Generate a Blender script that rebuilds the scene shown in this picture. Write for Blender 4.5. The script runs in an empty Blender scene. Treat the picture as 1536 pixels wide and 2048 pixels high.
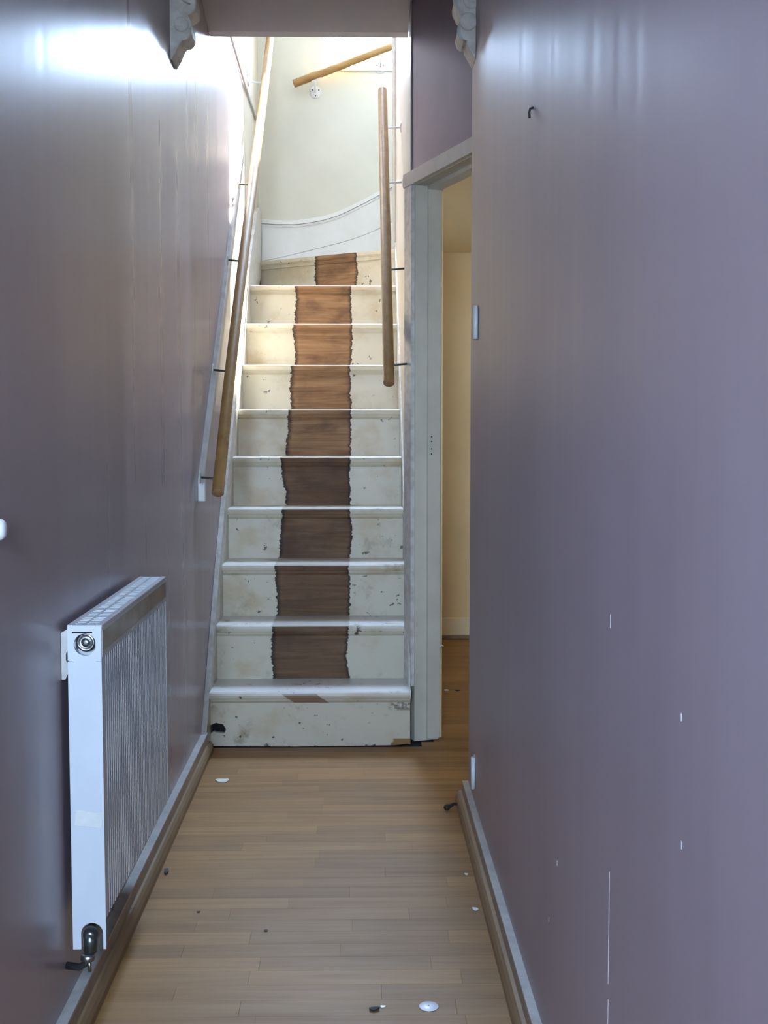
import bpy, bmesh, math, random
from mathutils import Vector, Matrix
random.seed(7)
S = bpy.context.scene
COL = S.collection

# ------------------------------------------------------------------ camera
F_PX = 2400.0
PITCH = math.atan(168.0 / F_PX)
YAW = math.atan(46.0 / F_PX * math.cos(PITCH))
cam_d = bpy.data.cameras.new('camera')
cam_d.sensor_fit = 'HORIZONTAL'
cam_d.sensor_width = 36.0
cam_d.lens = 36.0 * F_PX / 1536.0
cam_d.clip_start = 0.05
cam = bpy.data.objects.new('camera', cam_d)
COL.objects.link(cam)
cam.location = (0, 0, 1.154)
cam.rotation_euler = (math.pi / 2 - PITCH, 0, -YAW)
S.camera = cam

# ------------------------------------------------------------------ world, sun, exposure
S.view_settings.view_transform = 'Standard'
S.view_settings.look = 'None'
S.view_settings.gamma = 1.0
S.view_settings.use_curve_mapping = False
S.view_settings.exposure = -0.05
S.cycles.use_denoising = True
S.cycles.max_bounces = 10
S.cycles.diffuse_bounces = 7
S.cycles.glossy_bounces = 5
S.cycles.transparent_max_bounces = 8
S.cycles.caustics_reflective = False
S.cycles.caustics_refractive = False
S.cycles.sample_clamp_indirect = 20.0

world = bpy.data.worlds.new('sky')
S.world = world
world.use_nodes = True
wt = world.node_tree
wt.nodes.clear()
wo = wt.nodes.new('ShaderNodeOutputWorld')
wb = wt.nodes.new('ShaderNodeBackground')
wc = wt.nodes.new('ShaderNodeTexCoord')
ws = wt.nodes.new('ShaderNodeSeparateXYZ')
wr = wt.nodes.new('ShaderNodeValToRGB')
wt.links.new(wc.outputs['Generated'], ws.inputs[0])
wt.links.new(ws.outputs['Z'], wr.inputs[0])
wr.color_ramp.elements[0].position = 0.0
wr.color_ramp.elements[0].color = (0.57, 0.735, 1.0, 1)
wr.color_ramp.elements[1].position = 0.9
wr.color_ramp.elements[1].color = (0.46, 0.66, 1.0, 1)
wt.links.new(wr.outputs[0], wb.inputs[0])
wb.inputs[1].default_value = 175.0
wt.links.new(wb.outputs[0], wo.inputs[0])

SUN_DIR = Vector((-0.35, -0.80, -1.22)).normalized()
sun_d = bpy.data.lights.new('sun', 'SUN')
sun_d.energy = 120.0
sun_d.angle = math.radians(0.6)
sun_d.color = (1.0, 0.95, 0.86)
sun = bpy.data.objects.new('sun', sun_d)
COL.objects.link(sun)
sun.rotation_euler = SUN_DIR.to_track_quat('-Z', 'Y').to_euler()
sun.location = (3, 12, 12)


def portal(name, loc, direction, sx, sy):
    d = bpy.data.lights.new(name, 'AREA')
    d.shape = 'RECTANGLE'
    d.size, d.size_y = sx, sy
    d.cycles.is_portal = True
    o = bpy.data.objects.new(name, d)
    COL.objects.link(o)
    o.location = loc
    o.rotation_euler = Vector(direction).to_track_quat('-Z', 'Z').to_euler()
    return o


portal('portal_stair_window', (-0.008, 6.98, 4.34), (0, -1, 0), 0.42, 2.46)
portal('portal_front_door', (-0.30, -0.92, 1.49), (0, 1, 0), 0.41, 1.0)
portal('portal_side_room', (2.36, 5.2, 1.55), (-1, 0, 0), 0.38, 0.38)

# ------------------------------------------------------------------ material helpers
MATS = {}


class NT:
    def __init__(self, name):
        self.m = bpy.data.materials.new(name)
        self.m.use_nodes = True
        self.t = self.m.node_tree
        self.t.nodes.clear()
        self.out = self.t.nodes.new('ShaderNodeOutputMaterial')
        self.p = self.t.nodes.new('ShaderNodeBsdfPrincipled')
        self.t.links.new(self.p.outputs[0], self.out.inputs[0])
        self.tc = self.t.nodes.new('ShaderNodeTexCoord')
        self.obj = self.tc.outputs['Object']
        self._xyz = None

    def L(self, a, b):
        self.t.links.new(a, b)

    def val(self, x, sock):
        if isinstance(x, (int, float)):
            sock.default_value = x
        elif isinstance(x, tuple):
            sock.default_value = x if len(x) == 4 or sock.type == 'VECTOR' else x + (1,)
        else:
            self.L(x, sock)

    def xyz(self):
        if self._xyz is None:
            s = self.t.nodes.new('ShaderNodeSeparateXYZ')
            self.L(self.obj, s.inputs[0])
            self._xyz = s.outputs
        return self._xyz

    def scaled(self, sc, off=(0, 0, 0)):
        n = self.t.nodes.new('ShaderNodeMapping')
        n.inputs['Scale'].default_value = sc
        n.inputs['Location'].default_value = off
        self.L(self.obj, n.inputs[0])
        return n.outputs[0]

    def noise(self, sc=(1, 1, 1), scale=1.0, detail=3.0, rough=0.55, off=(0, 0, 0), dist=0.0):
        n = self.t.nodes.new('ShaderNodeTexNoise')
        self.L(self.scaled(sc, off), n.inputs['Vector'])
        n.inputs['Scale'].default_value = scale
        n.inputs['Detail'].default_value = detail
        n.inputs['Roughness'].default_value = rough
        n.inputs['Distortion'].default_value = dist
        return n.outputs['Fac']

    def math(self, op, a, b=0.0, c=None):
        n = self.t.nodes.new('ShaderNodeMath')
        n.operation = op
        self.val(a, n.inputs[0])
        self.val(b, n.inputs[1])
        if c is not None:
            self.val(c, n.inputs[2])
        return n.outputs[0]

    def step(self, x, lo, hi):
        n = self.t.nodes.new('ShaderNodeMapRange')
        n.interpolation_type = 'SMOOTHSTEP'
        self.val(x, n.inputs['Value'])
        self.val(lo, n.inputs['From Min'])
        self.val(hi, n.inputs['From Max'])
        return n.outputs[0]

    def mix(self, f, a, b, mode='MIX'):
        n = self.t.nodes.new('ShaderNodeMix')
        n.data_type = 'RGBA'
        n.blend_type = mode
        self.val(f, n.inputs[0])
        self.val(a, n.inputs[6])
        self.val(b, n.inputs[7])
        return n.outputs[2]

    def ramp(self, x, stops):
        n = self.t.nodes.new('ShaderNodeValToRGB')
        e = n.color_ramp.elements
        while len(e) < len(stops):
            e.new(0.5)
        for i, (p, c) in enumerate(stops):
            e[i].position = p
            e[i].color = c + (1,)
        self.val(x, n.inputs[0])
        return n.outputs[0]

    def bump(self, h, strength=0.2, dist=0.01):
        n = self.t.nodes.new('ShaderNodeBump')
        n.inputs['Strength'].default_value = strength
        n.inputs['Distance'].default_value = dist
        self.L(h, n.inputs['Height'])
        self.L(n.outputs[0], self.p.inputs['Normal'])

    def done(self, color=None, rough=0.5, spec=0.5, metal=0.0):
        if color is not None:
            self.val(color, self.p.inputs['Base Color'])
        self.val(rough, self.p.inputs['Roughness'])
        self.p.inputs['Specular IOR Level'].default_value = spec
        self.p.inputs['Metallic'].default_value = metal
        return self.m


MAUVE = (0.345, 0.28, 0.31)
MAUVE2 = (0.30, 0.24, 0.262)
CREAM = (0.58, 0.56, 0.465)
STAIRW = (0.58, 0.525, 0.395)


def mat_mauve(name, stair_mask=False, rough=0.24):
    n = NT(name)
    streak = n.noise((15, 15, 0.5), 1.0, 2, 0.45)
    blot = n.noise((1.3, 1.3, 1.0), 1.0, 3, 0.5)
    col = n.mix(n.step(blot, 0.35, 0.65), MAUVE, MAUVE2)
    col = n.mix(n.math('MULTIPLY', n.step(streak, 0.3, 0.75), 0.3), col, (0.41, 0.335, 0.37))
    if stair_mask:
        x, y, z = n.xyz()
        # below the batten sunlight is put into the colour; the landing is cream
        line = n.math('SUBTRACT', n.math('ADD', n.math('MULTIPLY', n.math('SUBTRACT', y, 4.175), 0.973), 0.95), z)
        below = n.step(line, -0.01, 0.01)
        high = n.step(z, 1.235, 1.25)
        cut = n.math('MULTIPLY', below, high)
        far = n.step(y, 5.92, 5.94)
        m = n.math('MAXIMUM', cut, far)
        col = n.mix(m, col, (0.58, 0.50, 0.385))
    h = n.math('ADD', n.math('MULTIPLY', streak, 0.8), n.math('MULTIPLY', n.noise((32, 32, 0.9), 1.0, 1, 0.5), 0.2))
    n.bump(h, 0.12, 0.005)
    r = n.math('ADD', rough - 0.03, n.math('MULTIPLY', streak, 0.20))
    return n.done(col, r, 0.5)


def mat_plain(name, c, rough=0.5, var=0.06, scale=6.0, spec=0.5, metal=0.0, c2=None, bump=0.0):
    n = NT(name)
    f = n.noise((1, 1, 1), scale, 4, 0.6)
    if c2 is None:
        c2 = tuple(v * (1 - var * 3) for v in c)
    col = n.mix(n.step(f, 0.35, 0.7), c, c2)
    if bump:
        n.bump(n.noise((1, 1, 1), scale * 12, 3, 0.6), bump, 0.003)
    return n.done(col, rough, spec, metal)


def mat_step(name, band=None, dirt=0.5, chip=None, low_wear=False, wood_dark=0.0):
    """Old gloss paint on a stair board; the strip where the carpet ran is bare stained pine."""
    n = NT(name)
    x, y, z = n.xyz()
    # paint
    d1 = n.noise((3.2, 3.2, 4.0), 1.6, 4, 0.6)
    d2 = n.noise((9, 9, 9), 1.0, 5, 0.65, off=(3, 1, 5))
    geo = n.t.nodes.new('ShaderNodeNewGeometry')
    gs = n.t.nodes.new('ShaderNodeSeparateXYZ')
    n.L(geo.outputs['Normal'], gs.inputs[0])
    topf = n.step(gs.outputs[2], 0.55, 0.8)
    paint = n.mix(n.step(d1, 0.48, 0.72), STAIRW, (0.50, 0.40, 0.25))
    paint = n.mix(topf, paint, (0.74, 0.73, 0.69))  # tread tops painted lighter in place of window light from above
    paint = n.mix(n.math('MULTIPLY', n.step(d2, 0.55, 0.75), dirt), paint, (0.34, 0.27, 0.17))
    chips = n.noise((34, 34, 40), 1.0, 3, 0.6, off=(7, 2, 9))
    mask2 = n.noise((7, 7, 7), 1.0, 2, 0.5, off=(1, 8, 3))
    cm = n.math('MULTIPLY', n.step(chips, 0.655, 0.675), n.step(mask2, 0.48, 0.56))
    paint = n.mix(n.math('MULTIPLY', cm, 0.9), paint, (0.075, 0.045, 0.028))
    # wood
    g = n.noise((2.2, 2.2, 38), 1.0, 5, 0.6, dist=1.2)
    g2 = n.noise((5, 5, 9), 1.0, 4, 0.6, off=(4, 4, 0))
    wood = n.ramp(g, [(0.25, (0.13, 0.064, 0.027)), (0.5, (0.285, 0.152, 0.070)), (0.75, (0.40, 0.235, 0.12))])
    wood = n.mix(n.math('MULTIPLY', n.step(g2, 0.45, 0.72), 0.75), wood, (0.10, 0.05, 0.026))
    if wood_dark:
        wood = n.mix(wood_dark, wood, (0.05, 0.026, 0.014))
    col = paint
    if band:
        jag = n.math('MULTIPLY', n.math('SUBTRACT', n.noise((22, 22, 46), 1.0, 6, 0.75), 0.5), 0.042)
        wob = n.math('MULTIPLY', n.math('SUBTRACT', n.noise((0.0, 0, 4.3), 1.0, 1, 0.5, off=(0, 5, 2)), 0.5), 0.06)
        wob2 = n.math('MULTIPLY', n.math('SUBTRACT', n.noise((0.0, 0, 4.7), 1.0, 1, 0.5, off=(3, 1, 7)), 0.5), 0.05)
        xl = n.math('ADD', n.math('ADD', x, jag), wob)
        xr = n.math('ADD', n.math('SUBTRACT', x, jag), wob2)
        a = n.step(xl, band[0] - 0.0015, band[0] + 0.0015)
        b = n.math('SUBTRACT', 1.0, n.step(xr, band[1] - 0.0015, band[1] + 0.0015))
        m = m_band = n.math('MULTIPLY', a, b)
        ea = n.math('SUBTRACT', 1.0, n.step(xl, band[0] + 0.002, band[0] + 0.024))
        eb = n.step(xr, band[1] - 0.018, band[1] - 0.002)
        wood = n.mix(n.math('MULTIPLY', n.math('MAXIMUM', ea, eb), 0.85), wood, (0.026, 0.016, 0.012))
        wood = n.mix(topf, wood, (0.50, 0.47, 0.42))      # tread tops worn pale, and lightened in place of window light
        col = n.mix(m, paint, wood)
    if chip:
        x0, x1 = chip
        xs = n.math('ADD', x, n.math('MULTIPLY', z, 1.2))
        m = n.math('MULTIPLY', n.step(xs, x0, x0 + 0.006), n.math('SUBTRACT', 1.0, n.step(xs, x1, x1 + 0.006)))
        m = n.math('MULTIPLY', m, n.math('SUBTRACT', 1.0, n.step(z, 0.198, 0.201)))
        col = n.mix(m, col, (0.27, 0.17, 0.10))
    if low_wear:
        w = n.math('ADD', z, n.math('MULTIPLY', n.math('SUBTRACT', n.noise((14, 14, 14), 1.0, 4, 0.7), 0.5), 0.09))
        col = n.mix(n.math('SUBTRACT', 1.0, n.step(w, -0.006, 0.002)), col, (0.05, 0.035, 0.025))
        xx = n.math('ADD', x, n.math('MULTIPLY', n.math('SUBTRACT', n.noise((20, 20, 20), 1.0, 2, 0.6, off=(5, 5, 5)), 0.5), 0.05))
        corner = n.math('MULTIPLY', n.step(xx, 0.105, 0.115), n.math('SUBTRACT', 1.0, n.step(z, 0.026, 0.032)))
        col = n.mix(corner, col, (0.25, 0.14, 0.04))
        scuff = n.math('MULTIPLY', n.step(xx, 0.095, 0.12), n.math('MULTIPLY', n.step(z, 0.128, 0.14), n.math('SUBTRACT', 1.0, n.step(z, 0.17, 0.176))))
        scuff = n.math('MULTIPLY', scuff, n.step(n.noise((22, 22, 30), 1.0, 4, 0.7, off=(2, 2, 6)), 0.44, 0.56))
        col = n.mix(n.math('MULTIPLY', scuff, 0.8), col, (0.10, 0.07, 0.055))
    n.bump(n.noise((20, 20, 30), 1.0, 4, 0.6), 0.18, 0.004)
    rr = n.math('ADD', 0.30, n.math('MULTIPLY', d2, 0.25))
    if band:
        rr = n.math('ADD', rr, n.math('MULTIPLY', m_band, 0.3))
    return n.done(col, rr, 0.4)


def mat_wood(name, axis, c_lo, c_mid, c_hi, rough=0.4, stretch=40.0, tint=False):
    n = NT(name)
    sc = [stretch] * 3
    sc[axis] = 2.2
    g = n.noise(tuple(sc), 1.0, 5, 0.62, dist=0.6)
    col = n.ramp(g, [(0.28, c_lo), (0.5, c_mid), (0.74, c_hi)])
    if tint:
        at = n.t.nodes.new('ShaderNodeAttribute')
        at.attribute_name = 'tint'
        col = n.mix(1.0, col, at.outputs['Color'], 'MULTIPLY')
        dirt = n.noise((2.5, 2.5, 2.5), 1.0, 4, 0.6)
        col = n.mix(n.math('MULTIPLY', n.step(dirt, 0.55, 0.8), 0.25), col, (0.20, 0.16, 0.11))
    r = n.math('ADD', rough, n.math('MULTIPLY', n.noise((6, 6, 6), 1.0, 3, 0.5), 0.12))
    n.bump(g, 0.04, 0.002)
    return n.done(col, r, 0.22 if tint else 0.45)


M_MAUVE = mat_mauve('mauve satin wall paint', False, 0.38)
M_MAUVE_STAIR = mat_mauve('mauve stair wall paint with cream and painted sunlight', True)
M_PANEL = mat_plain('mauve paint darkened for shade over the doorway', (0.150, 0.118, 0.160), 0.35, 0.04, 5.0)  # poorly lit panel: its shade is put into a darker base colour
M_CREAM = mat_plain('cream stairwell plaster', CREAM, 0.45, 0.03, 2.0)
M_STAIRSIDE = mat_plain('pinkish cream stair side paint', (0.66, 0.59, 0.50), 0.33, 0.05, 3.0)
M_CEIL = mat_plain('hall ceiling paint', (0.52, 0.49, 0.49), 0.7, 0.02, 2.0)
M_WHITE = mat_plain('old white gloss paint', (0.66, 0.65, 0.61), 0.34, 0.05, 14.0, bump=0.05)
M_WHITE_WORN = mat_plain('worn white gloss paint', (0.62, 0.61, 0.57), 0.36, 0.0, 30.0, c2=(0.46, 0.43, 0.38), bump=0.1)
M_STRING = mat_plain('painted skirting of the stairwell', (0.70, 0.70, 0.66), 0.4, 0.03, 5.0)
M_DOORF = mat_plain('grey white door frame paint', (0.60, 0.575, 0.47), 0.42, 0.04, 6.0)
M_YELLOW = mat_plain('pale yellow room wall', (0.72, 0.54, 0.29), 0.7, 0.04, 1.5)
M_YCEIL = mat_plain('pale yellow room ceiling', (0.80, 0.66, 0.40), 0.7, 0.02, 1.5)
M_SKIRT = mat_plain('scuffed skirting paint darkened as shade', (0.33, 0.27, 0.215), 0.45, 0.08, 18.0)  # shade on the board faces is put into this brownish grey
M_SKIRT_TOP = mat_plain('pale batten and lit skirting top paint', (0.50, 0.48, 0.44), 0.42, 0.08, 18.0)  # lightened as if lit for skirting tops; batten and brackets share it
M_BEAD = mat_wood('wood effect floor beading', 1, (0.18, 0.11, 0.055), (0.25, 0.16, 0.085), (0.30, 0.20, 0.11))
M_PLANK = mat_wood('laminate strip', 0, (0.225, 0.107, 0.031), (0.295, 0.150, 0.048), (0.35, 0.190, 0.067), 0.42, 34.0, True)
M_RAIL = mat_wood('varnished pine handrail', 1, (0.20, 0.10, 0.024), (0.275, 0.145, 0.037), (0.34, 0.195, 0.062), 0.34, 30.0)
M_RAILX = mat_wood('varnished pine handrail across', 0, (0.20, 0.10, 0.024), (0.275, 0.145, 0.037), (0.34, 0.195, 0.062), 0.34, 30.0)
M_RAIL_END = mat_plain('sawn end of pine rail', (0.36, 0.19, 0.08), 0.6, 0.1, 40.0)
M_RAD = mat_plain('radiator white enamel', (0.56, 0.58, 0.60), 0.28, 0.02, 8.0)
M_TAPE = mat_plain('brown packing tape', (0.30, 0.235, 0.185), 0.18, 0.08, 12.0)
M_METAL = mat_plain('dull nickel plating', (0.42, 0.42, 0.41), 0.32, 0.08, 30.0, metal=1.0)
M_DARKMETAL = mat_plain('tarnished dark brass', (0.10, 0.105, 0.10), 0.3, 0.1, 30.0, metal=0.8)
M_WHITEMETAL = mat_plain('white enamelled bracket', (0.70, 0.70, 0.68), 0.35, 0.03, 20.0)
M_DARK = mat_plain('black for shade in holes and gaps', (0.012, 0.010, 0.010), 0.9, 0.1, 20.0)  # near black stands in for shade inside holes and between planks
M_CORBEL = mat_plain('dusty plaster corbel paint', (0.66, 0.64, 0.57), 0.55, 0.0, 25.0, c2=(0.52, 0.48, 0.40), bump=0.1)
M_FLAKE = mat_plain('cream paint flake', (0.74, 0.70, 0.58), 0.5, 0.06, 60.0)
M_WHITEPL = mat_plain('white plastic', (0.76, 0.76, 0.78), 0.35, 0.02, 30.0)
M_BLACK = mat_plain('blackened debris', (0.02, 0.018, 0.016), 0.7, 0.1, 60.0)
M_CABLE = mat_plain('painted over cable', (0.62, 0.60, 0.56), 0.5, 0.05, 30.0)
M_PAVE = mat_plain('outside paving', (0.30, 0.29, 0.28), 0.8, 0.1, 3.0)
M_OUTWALL = mat_plain('outside rendered wall', (0.5, 0.5, 0.48), 0.8, 0.05, 3.0)
M_SCRATCH = mat_plain('bare plaster in a scratch', (0.66, 0.62, 0.62), 0.7, 0.05, 60.0)
M_STEP = mat_step('stair paint and bare pine', (-0.325, -0.045), 0.45)
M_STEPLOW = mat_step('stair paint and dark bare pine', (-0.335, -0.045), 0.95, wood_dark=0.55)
M_STEPW = mat_step('winder paint and bare pine', (-0.240, -0.020), 0.4)
M_STEP1 = mat_step('bottom riser paint', None, 1.0, low_wear=True)
M_STEP1N = mat_step('bottom nosing paint', None, 0.6, chip=(-0.05, 0.075))


def mat_glass():
    m = bpy.data.materials.new('window glass')
    m.use_nodes = True
    t = m.node_tree
    t.nodes.clear()
    o = t.nodes.new('ShaderNodeOutputMaterial')
    mx = t.nodes.new('ShaderNodeMixShader')
    tr = t.nodes.new('ShaderNodeBsdfTransparent')
    gl = t.nodes.new('ShaderNodeBsdfGlossy')
    gl.inputs['Roughness'].default_value = 0.02
    tr.inputs[0].default_value = (0.95, 0.97, 0.97, 1)
    mx.inputs[0].default_value = 0.05
    t.links.new(tr.outputs[0], mx.inputs[1])
    t.links.new(gl.outputs[0], mx.inputs[2])
    t.links.new(mx.outputs[0], o.inputs[0])
    return m


M_GLASS = mat_glass()


# ------------------------------------------------------------------ geometry helpers
def B():
    return bmesh.new()


def box(bm, x0, x1, y0, y1, z0, z1, bev=0.0, seg=1):
    r = bmesh.ops.create_cube(bm, size=1.0)
    vs = r['verts']
    for v in vs:
        v.co = Vector((x0 + (v.co.x + .5) * (x1 - x0), y0 + (v.co.y + .5) * (y1 - y0), z0 + (v.co.z + .5) * (z1 - z0)))
    if bev:
        es = list({e for v in vs for e in v.link_edges})
        bmesh.ops.bevel(bm, geom=es, offset=bev, segments=seg, affect='EDGES', profile=0.5)
    return bm


def prism(bm, pts, axis, lo, hi):
    """Extrude a 2D polygon along an axis. axis 'x': pts are (y,z); 'y': (x,z); 'z': (x,y)."""
    def mk(p, t):
        if axis == 'x':
            return (t, p[0], p[1])
        if axis == 'y':
            return (p[0], t, p[1])
        return (p[0], p[1], t)
    a = [bm.verts.new(mk(p, lo)) for p in pts]
    b = [bm.verts.new(mk(p, hi)) for p in pts]
    bm.faces.new(a)
    bm.faces.new(b[::-1])
    k = len(pts)
    for i in range(k):
        bm.faces.new((a[i], b[i], b[(i + 1) % k], a[(i + 1) % k]))
    bmesh.ops.recalc_face_normals(bm, faces=bm.faces[:])
    return bm


def tube(bm, pts, r, n=12, caps=True):
    pts = [Vector(p) for p in pts]
    rs = r if isinstance(r, (list, tuple)) else [r] * len(pts)
    rings = []
    up = None
    for i, p in enumerate(pts):
        t = (pts[min(i + 1, len(pts) - 1)] - pts[max(i - 1, 0)]).normalized()
        if up is None:
            up = Vector((0, 0, 1)) if abs(t.z) < .9 else Vector((1, 0, 0))
        s = t.cross(up).normalized()
        up = s.cross(t).normalized()
        rings.append([bm.verts.new(p + (s * math.cos(2 * math.pi * k / n) + up * math.sin(2 * math.pi * k / n)) * rs[i]) for k in range(n)])
    for a, b in zip(rings, rings[1:]):
        for k in range(n):
            f = bm.faces.new((a[k], a[(k + 1) % n], b[(k + 1) % n], b[k]))
            f.smooth = True
    if caps:
        bm.faces.new(rings[0][::-1])
        bm.faces.new(rings[-1])
    return bm


def lathe(bm, c, axis, prof, n=20):
    """Revolve (distance along axis, radius) pairs round an axis through c."""
    ax = Vector(axis).normalized()
    pts = [Vector(c) + ax * h for h, r in prof]
    u = Vector((0, 0, 1)) if abs(ax.z) < .9 else Vector((1, 0, 0))
    s = ax.cross(u).normalized()
    u = s.cross(ax).normalized()
    rings = []
    for p, (h, r) in zip(pts, prof):
        r = max(r, 1e-4)
        rings.append([bm.verts.new(p + (s * math.cos(2 * math.pi * k / n) + u * math.sin(2 * math.pi * k / n)) * r) for k in range(n)])
    for a, b in zip(rings, rings[1:]):
        for k in range(n):
            f = bm.faces.new((a[k], a[(k + 1) % n], b[(k + 1) % n], b[k]))
            f.smooth = True
    bm.faces.new(rings[0][::-1])
    bm.faces.new(rings[-1])
    bmesh.ops.recalc_face_normals(bm, faces=bm.faces[:])
    return bm


def frame_box(bm, p0, u, n, s0, s1, t0, t1, z0, z1):
    """Box in a rotated plan frame: u along, n across."""
    q = [(p0 + u * s + n * t) for s, t in ((s0, t0), (s1, t0), (s1, t1), (s0, t1))]
    return prism(bm, [(v.x, v.y) for v in q], 'z', z0, z1)


def obj(name, bm, mat, parent=None, label=None, recentre=False):
    me = bpy.data.meshes.new(name)
    off = Vector((0, 0, 0))
    if recentre:
        xs = [v.co for v in bm.verts]
        off = Vector(((min(v.x for v in xs) + max(v.x for v in xs)) / 2,
                      (min(v.y for v in xs) + max(v.y for v in xs)) / 2, min(v.z for v in xs)))
        for v in bm.verts:
            v.co -= off
    bm.to_mesh(me)
    bm.free()
    me.materials.append(mat)
    o = bpy.data.objects.new(name, me)
    COL.objects.link(o)
    o.location = off
    if parent is not None:
        o.parent = parent
        w = Vector((0, 0, 0))
        q = parent
        while q is not None:
            w += q.location
            q = q.parent
        o.location = off - w          # parents are never rotated: keeps world coordinates
    if label:
        o['label'] = label
    return o


def thing(name, loc, label, cat, group=None):
    o = bpy.data.objects.new(name, None)
    o.empty_display_size = 0.05
    COL.objects.link(o)
    o.location = loc
    tag(o, label, cat, group)
    return o


def tag(o, label, cat, group=None):
    o['label'] = label
    o['category'] = cat
    if group:
        o['group'] = group
    return o


def struct(name, bm, mat, parent=None):
    o = obj(name, bm, mat, parent)
    if parent is None:
        o['kind'] = 'structure'
    return o


def struct_empty(name, loc):
    o = bpy.data.objects.new(name, None)
    COL.objects.link(o)
    o.location = loc
    o['kind'] = 'structure'
    return o


# ------------------------------------------------------------------ key dimensions
RISE, GOING, Y1 = 0.2062, 0.2149, 4.2626
XL, XR = -0.546, 0.172            # tread ends
YB = 6.75                         # stairwell back wall
XRW = 0.326                       # right hall wall
YRW = 3.58                        # right hall wall ends here
P0 = Vector((0.196, 4.36, 0))     # far corner of the doorway, hall face
U = Vector((0.322, -0.947, 0)).normalized()
N = Vector((0.947, 0.322, 0)).normalized()   # into the side room


def WL(y):
    return -0.543 - 0.0051 * min(y, 4.3)


def nose(y):
    return RISE + RISE / GOING * (y - Y1)


# ------------------------------------------------------------------ floor
def tinted(o, cols):
    me = o.data
    at = me.color_attributes.new('tint', 'FLOAT_COLOR', 'CORNER')
    k = len(me.polygons) // len(cols)
    for i, p in enumerate(me.polygons):
        c = cols[min(i // k, len(cols) - 1)]
        for li in p.loop_indices:
            at.data[li].color = c


def plank_tint():
    v = random.uniform(0.80, 1.10)
    w = random.uniform(-0.05, 0.05)
    return (v, v * (1 + w * .4), v * (1 + w), 1)


b = B()
prism(b, [(-0.66, -1.3), (XRW + 0.02, -1.3), (XRW + 0.02, 3.55), (2.35, 3.55), (2.35, 6.9), (-0.66, 6.9)], 'z', -0.12, -0.008)
floor = struct('floor', b, M_DARK)
PW = 0.0665


def plank_rows(y_from, y_to):
    rows = int(round((y_to - y_from) / PW))
    for r in range(rows):
        y0 = y_from + r * PW
        y1 = y0 + PW
        ym = (y0 + y1) / 2
        segs = []
        if ym < 4.29:
            segs.append([WL(ym) + 0.002, XRW - 0.002 if ym < YRW else min(1.2, 0.27 + (ym - YRW) * 0.0 + 0.9)])
            if ym > 4.28:
                segs[0][1] = 1.2
        else:
            segs.append([0.22 + max(0, (ym - 4.33)) * 0.9 if ym < 4.42 else 0.30, 1.2])
        x0, xe = segs[0]
        x = x0
        first = True
        while x < xe - 0.01:
            ln = random.uniform(0.12, 0.45) if first else random.uniform(0.33, 0.47)
            first = False
            x1 = min(x + ln, xe)
            if xe - x1 < 0.05:
                x1 = xe
            yield x, x1, y0, y1
            x = x1


stuff_bm, stuff_cols = B(), []
for x0, x1, y0, y1 in plank_rows(1.955, 4.2825):
    bm_ = box(B(), x0 + .0001, x1 - .0001, y0 + .0001, y1 - .0001, -0.008, 0.0, 0.0003)
    o = obj('plank', bm_, M_PLANK, floor)
    tinted(o, [plank_tint()])
for x0, x1, y0, y1 in list(plank_rows(-0.772, 1.955)) + list(plank_rows(4.2825, 6.54)):
    box(stuff_bm, x0 + .0001, x1 - .0001, y0 + .0001, y1 - .0001, -0.008, 0.0)
    stuff_cols.append(plank_tint())
o = obj('distant_planks', stuff_bm, M_PLANK, floor)
o['kind'] = 'stuff'
tinted(o, stuff_cols)

# ------------------------------------------------------------------ walls and ceilings
b = B()
prism(b, [(WL(-1.3), -1.3), (WL(4.3), 4.3), (WL(4.3), YB + .3), (-0.70, YB + .3), (-0.70, -1.3)], 'z', -0.1, 6.2)
wall_left = struct('wall_left', b, M_MAUVE_STAIR)

b = B()
q0 = P0 + U * ((P0.y - YRW) / -U.y * -1)
xe = P0.x + U.x * ((YRW - P0.y) / U.y)
prism(b, [(XRW, -1.3), (XRW, YRW), (xe + .02, YRW), (xe + .10, YRW - .12), (xe + .10, -1.3)], 'z', -0.1, 2.72)
wall_right = struct('wall_right', b, M_MAUVE)

# front wall behind the camera, with an unseen glazed opening for daylight
b = B()
FX0, FX1, FZ0, FZ1 = -0.50, -0.10, 1.0, 1.98
box(b, -0.70, FX0, -0.90, -0.80, -0.1, 2.72)
box(b, FX1, 0.50, -0.90, -0.80, -0.1, 2.72)
box(b, FX0, FX1, -0.90, -0.80, -0.1, FZ0)
box(b, FX0, FX1, -0.90, -0.80, FZ1, 2.72)
struct('wall_front', b, M_WHITE)
w2 = struct_empty('window_2', (-0.2, -0.85, FZ0))     # unseen glazing, sized and placed for the daylight it gives
b = B()
box(b, FX0 + .001, FX1 - .001, -0.86, -0.856, FZ0 + .001, FZ1 - .001)
obj('pane', b, M_GLASS, w2)

b = B()
prism(b, [(-0.70, -1.42), (0.62, -1.42), (0.62, 3.5), (0.62, 4.62), (-0.70, 4.62)], 'z', 2.68, 2.86)
struct('ceiling', b, M_CEIL)
b = B()
prism(b, [(4.36, 2.683), (4.57, 2.62), (4.63, 2.62), (4.63, 2.86), (4.36, 2.86)], 'x', WL(5) + .001, 0.178)
box(b, WL(5) + .001, 0.178, 4.62, 4.70, 2.80, 6.2)
struct('trim_1', b, M_CEIL)                    # boxed edge of the stairwell opening

# arch beam carried by the two corbels (its soffit is just above the frame)
b = B()
prism(b, [(WL(3.6) + .001, 3.60), (WL(3.7) + .001, 3.74), (XRW - .001, 3.57), (XRW - .001, 3.45)], 'z', 2.455, 2.68)
struct('trim_2', b, M_CORBEL)

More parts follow.
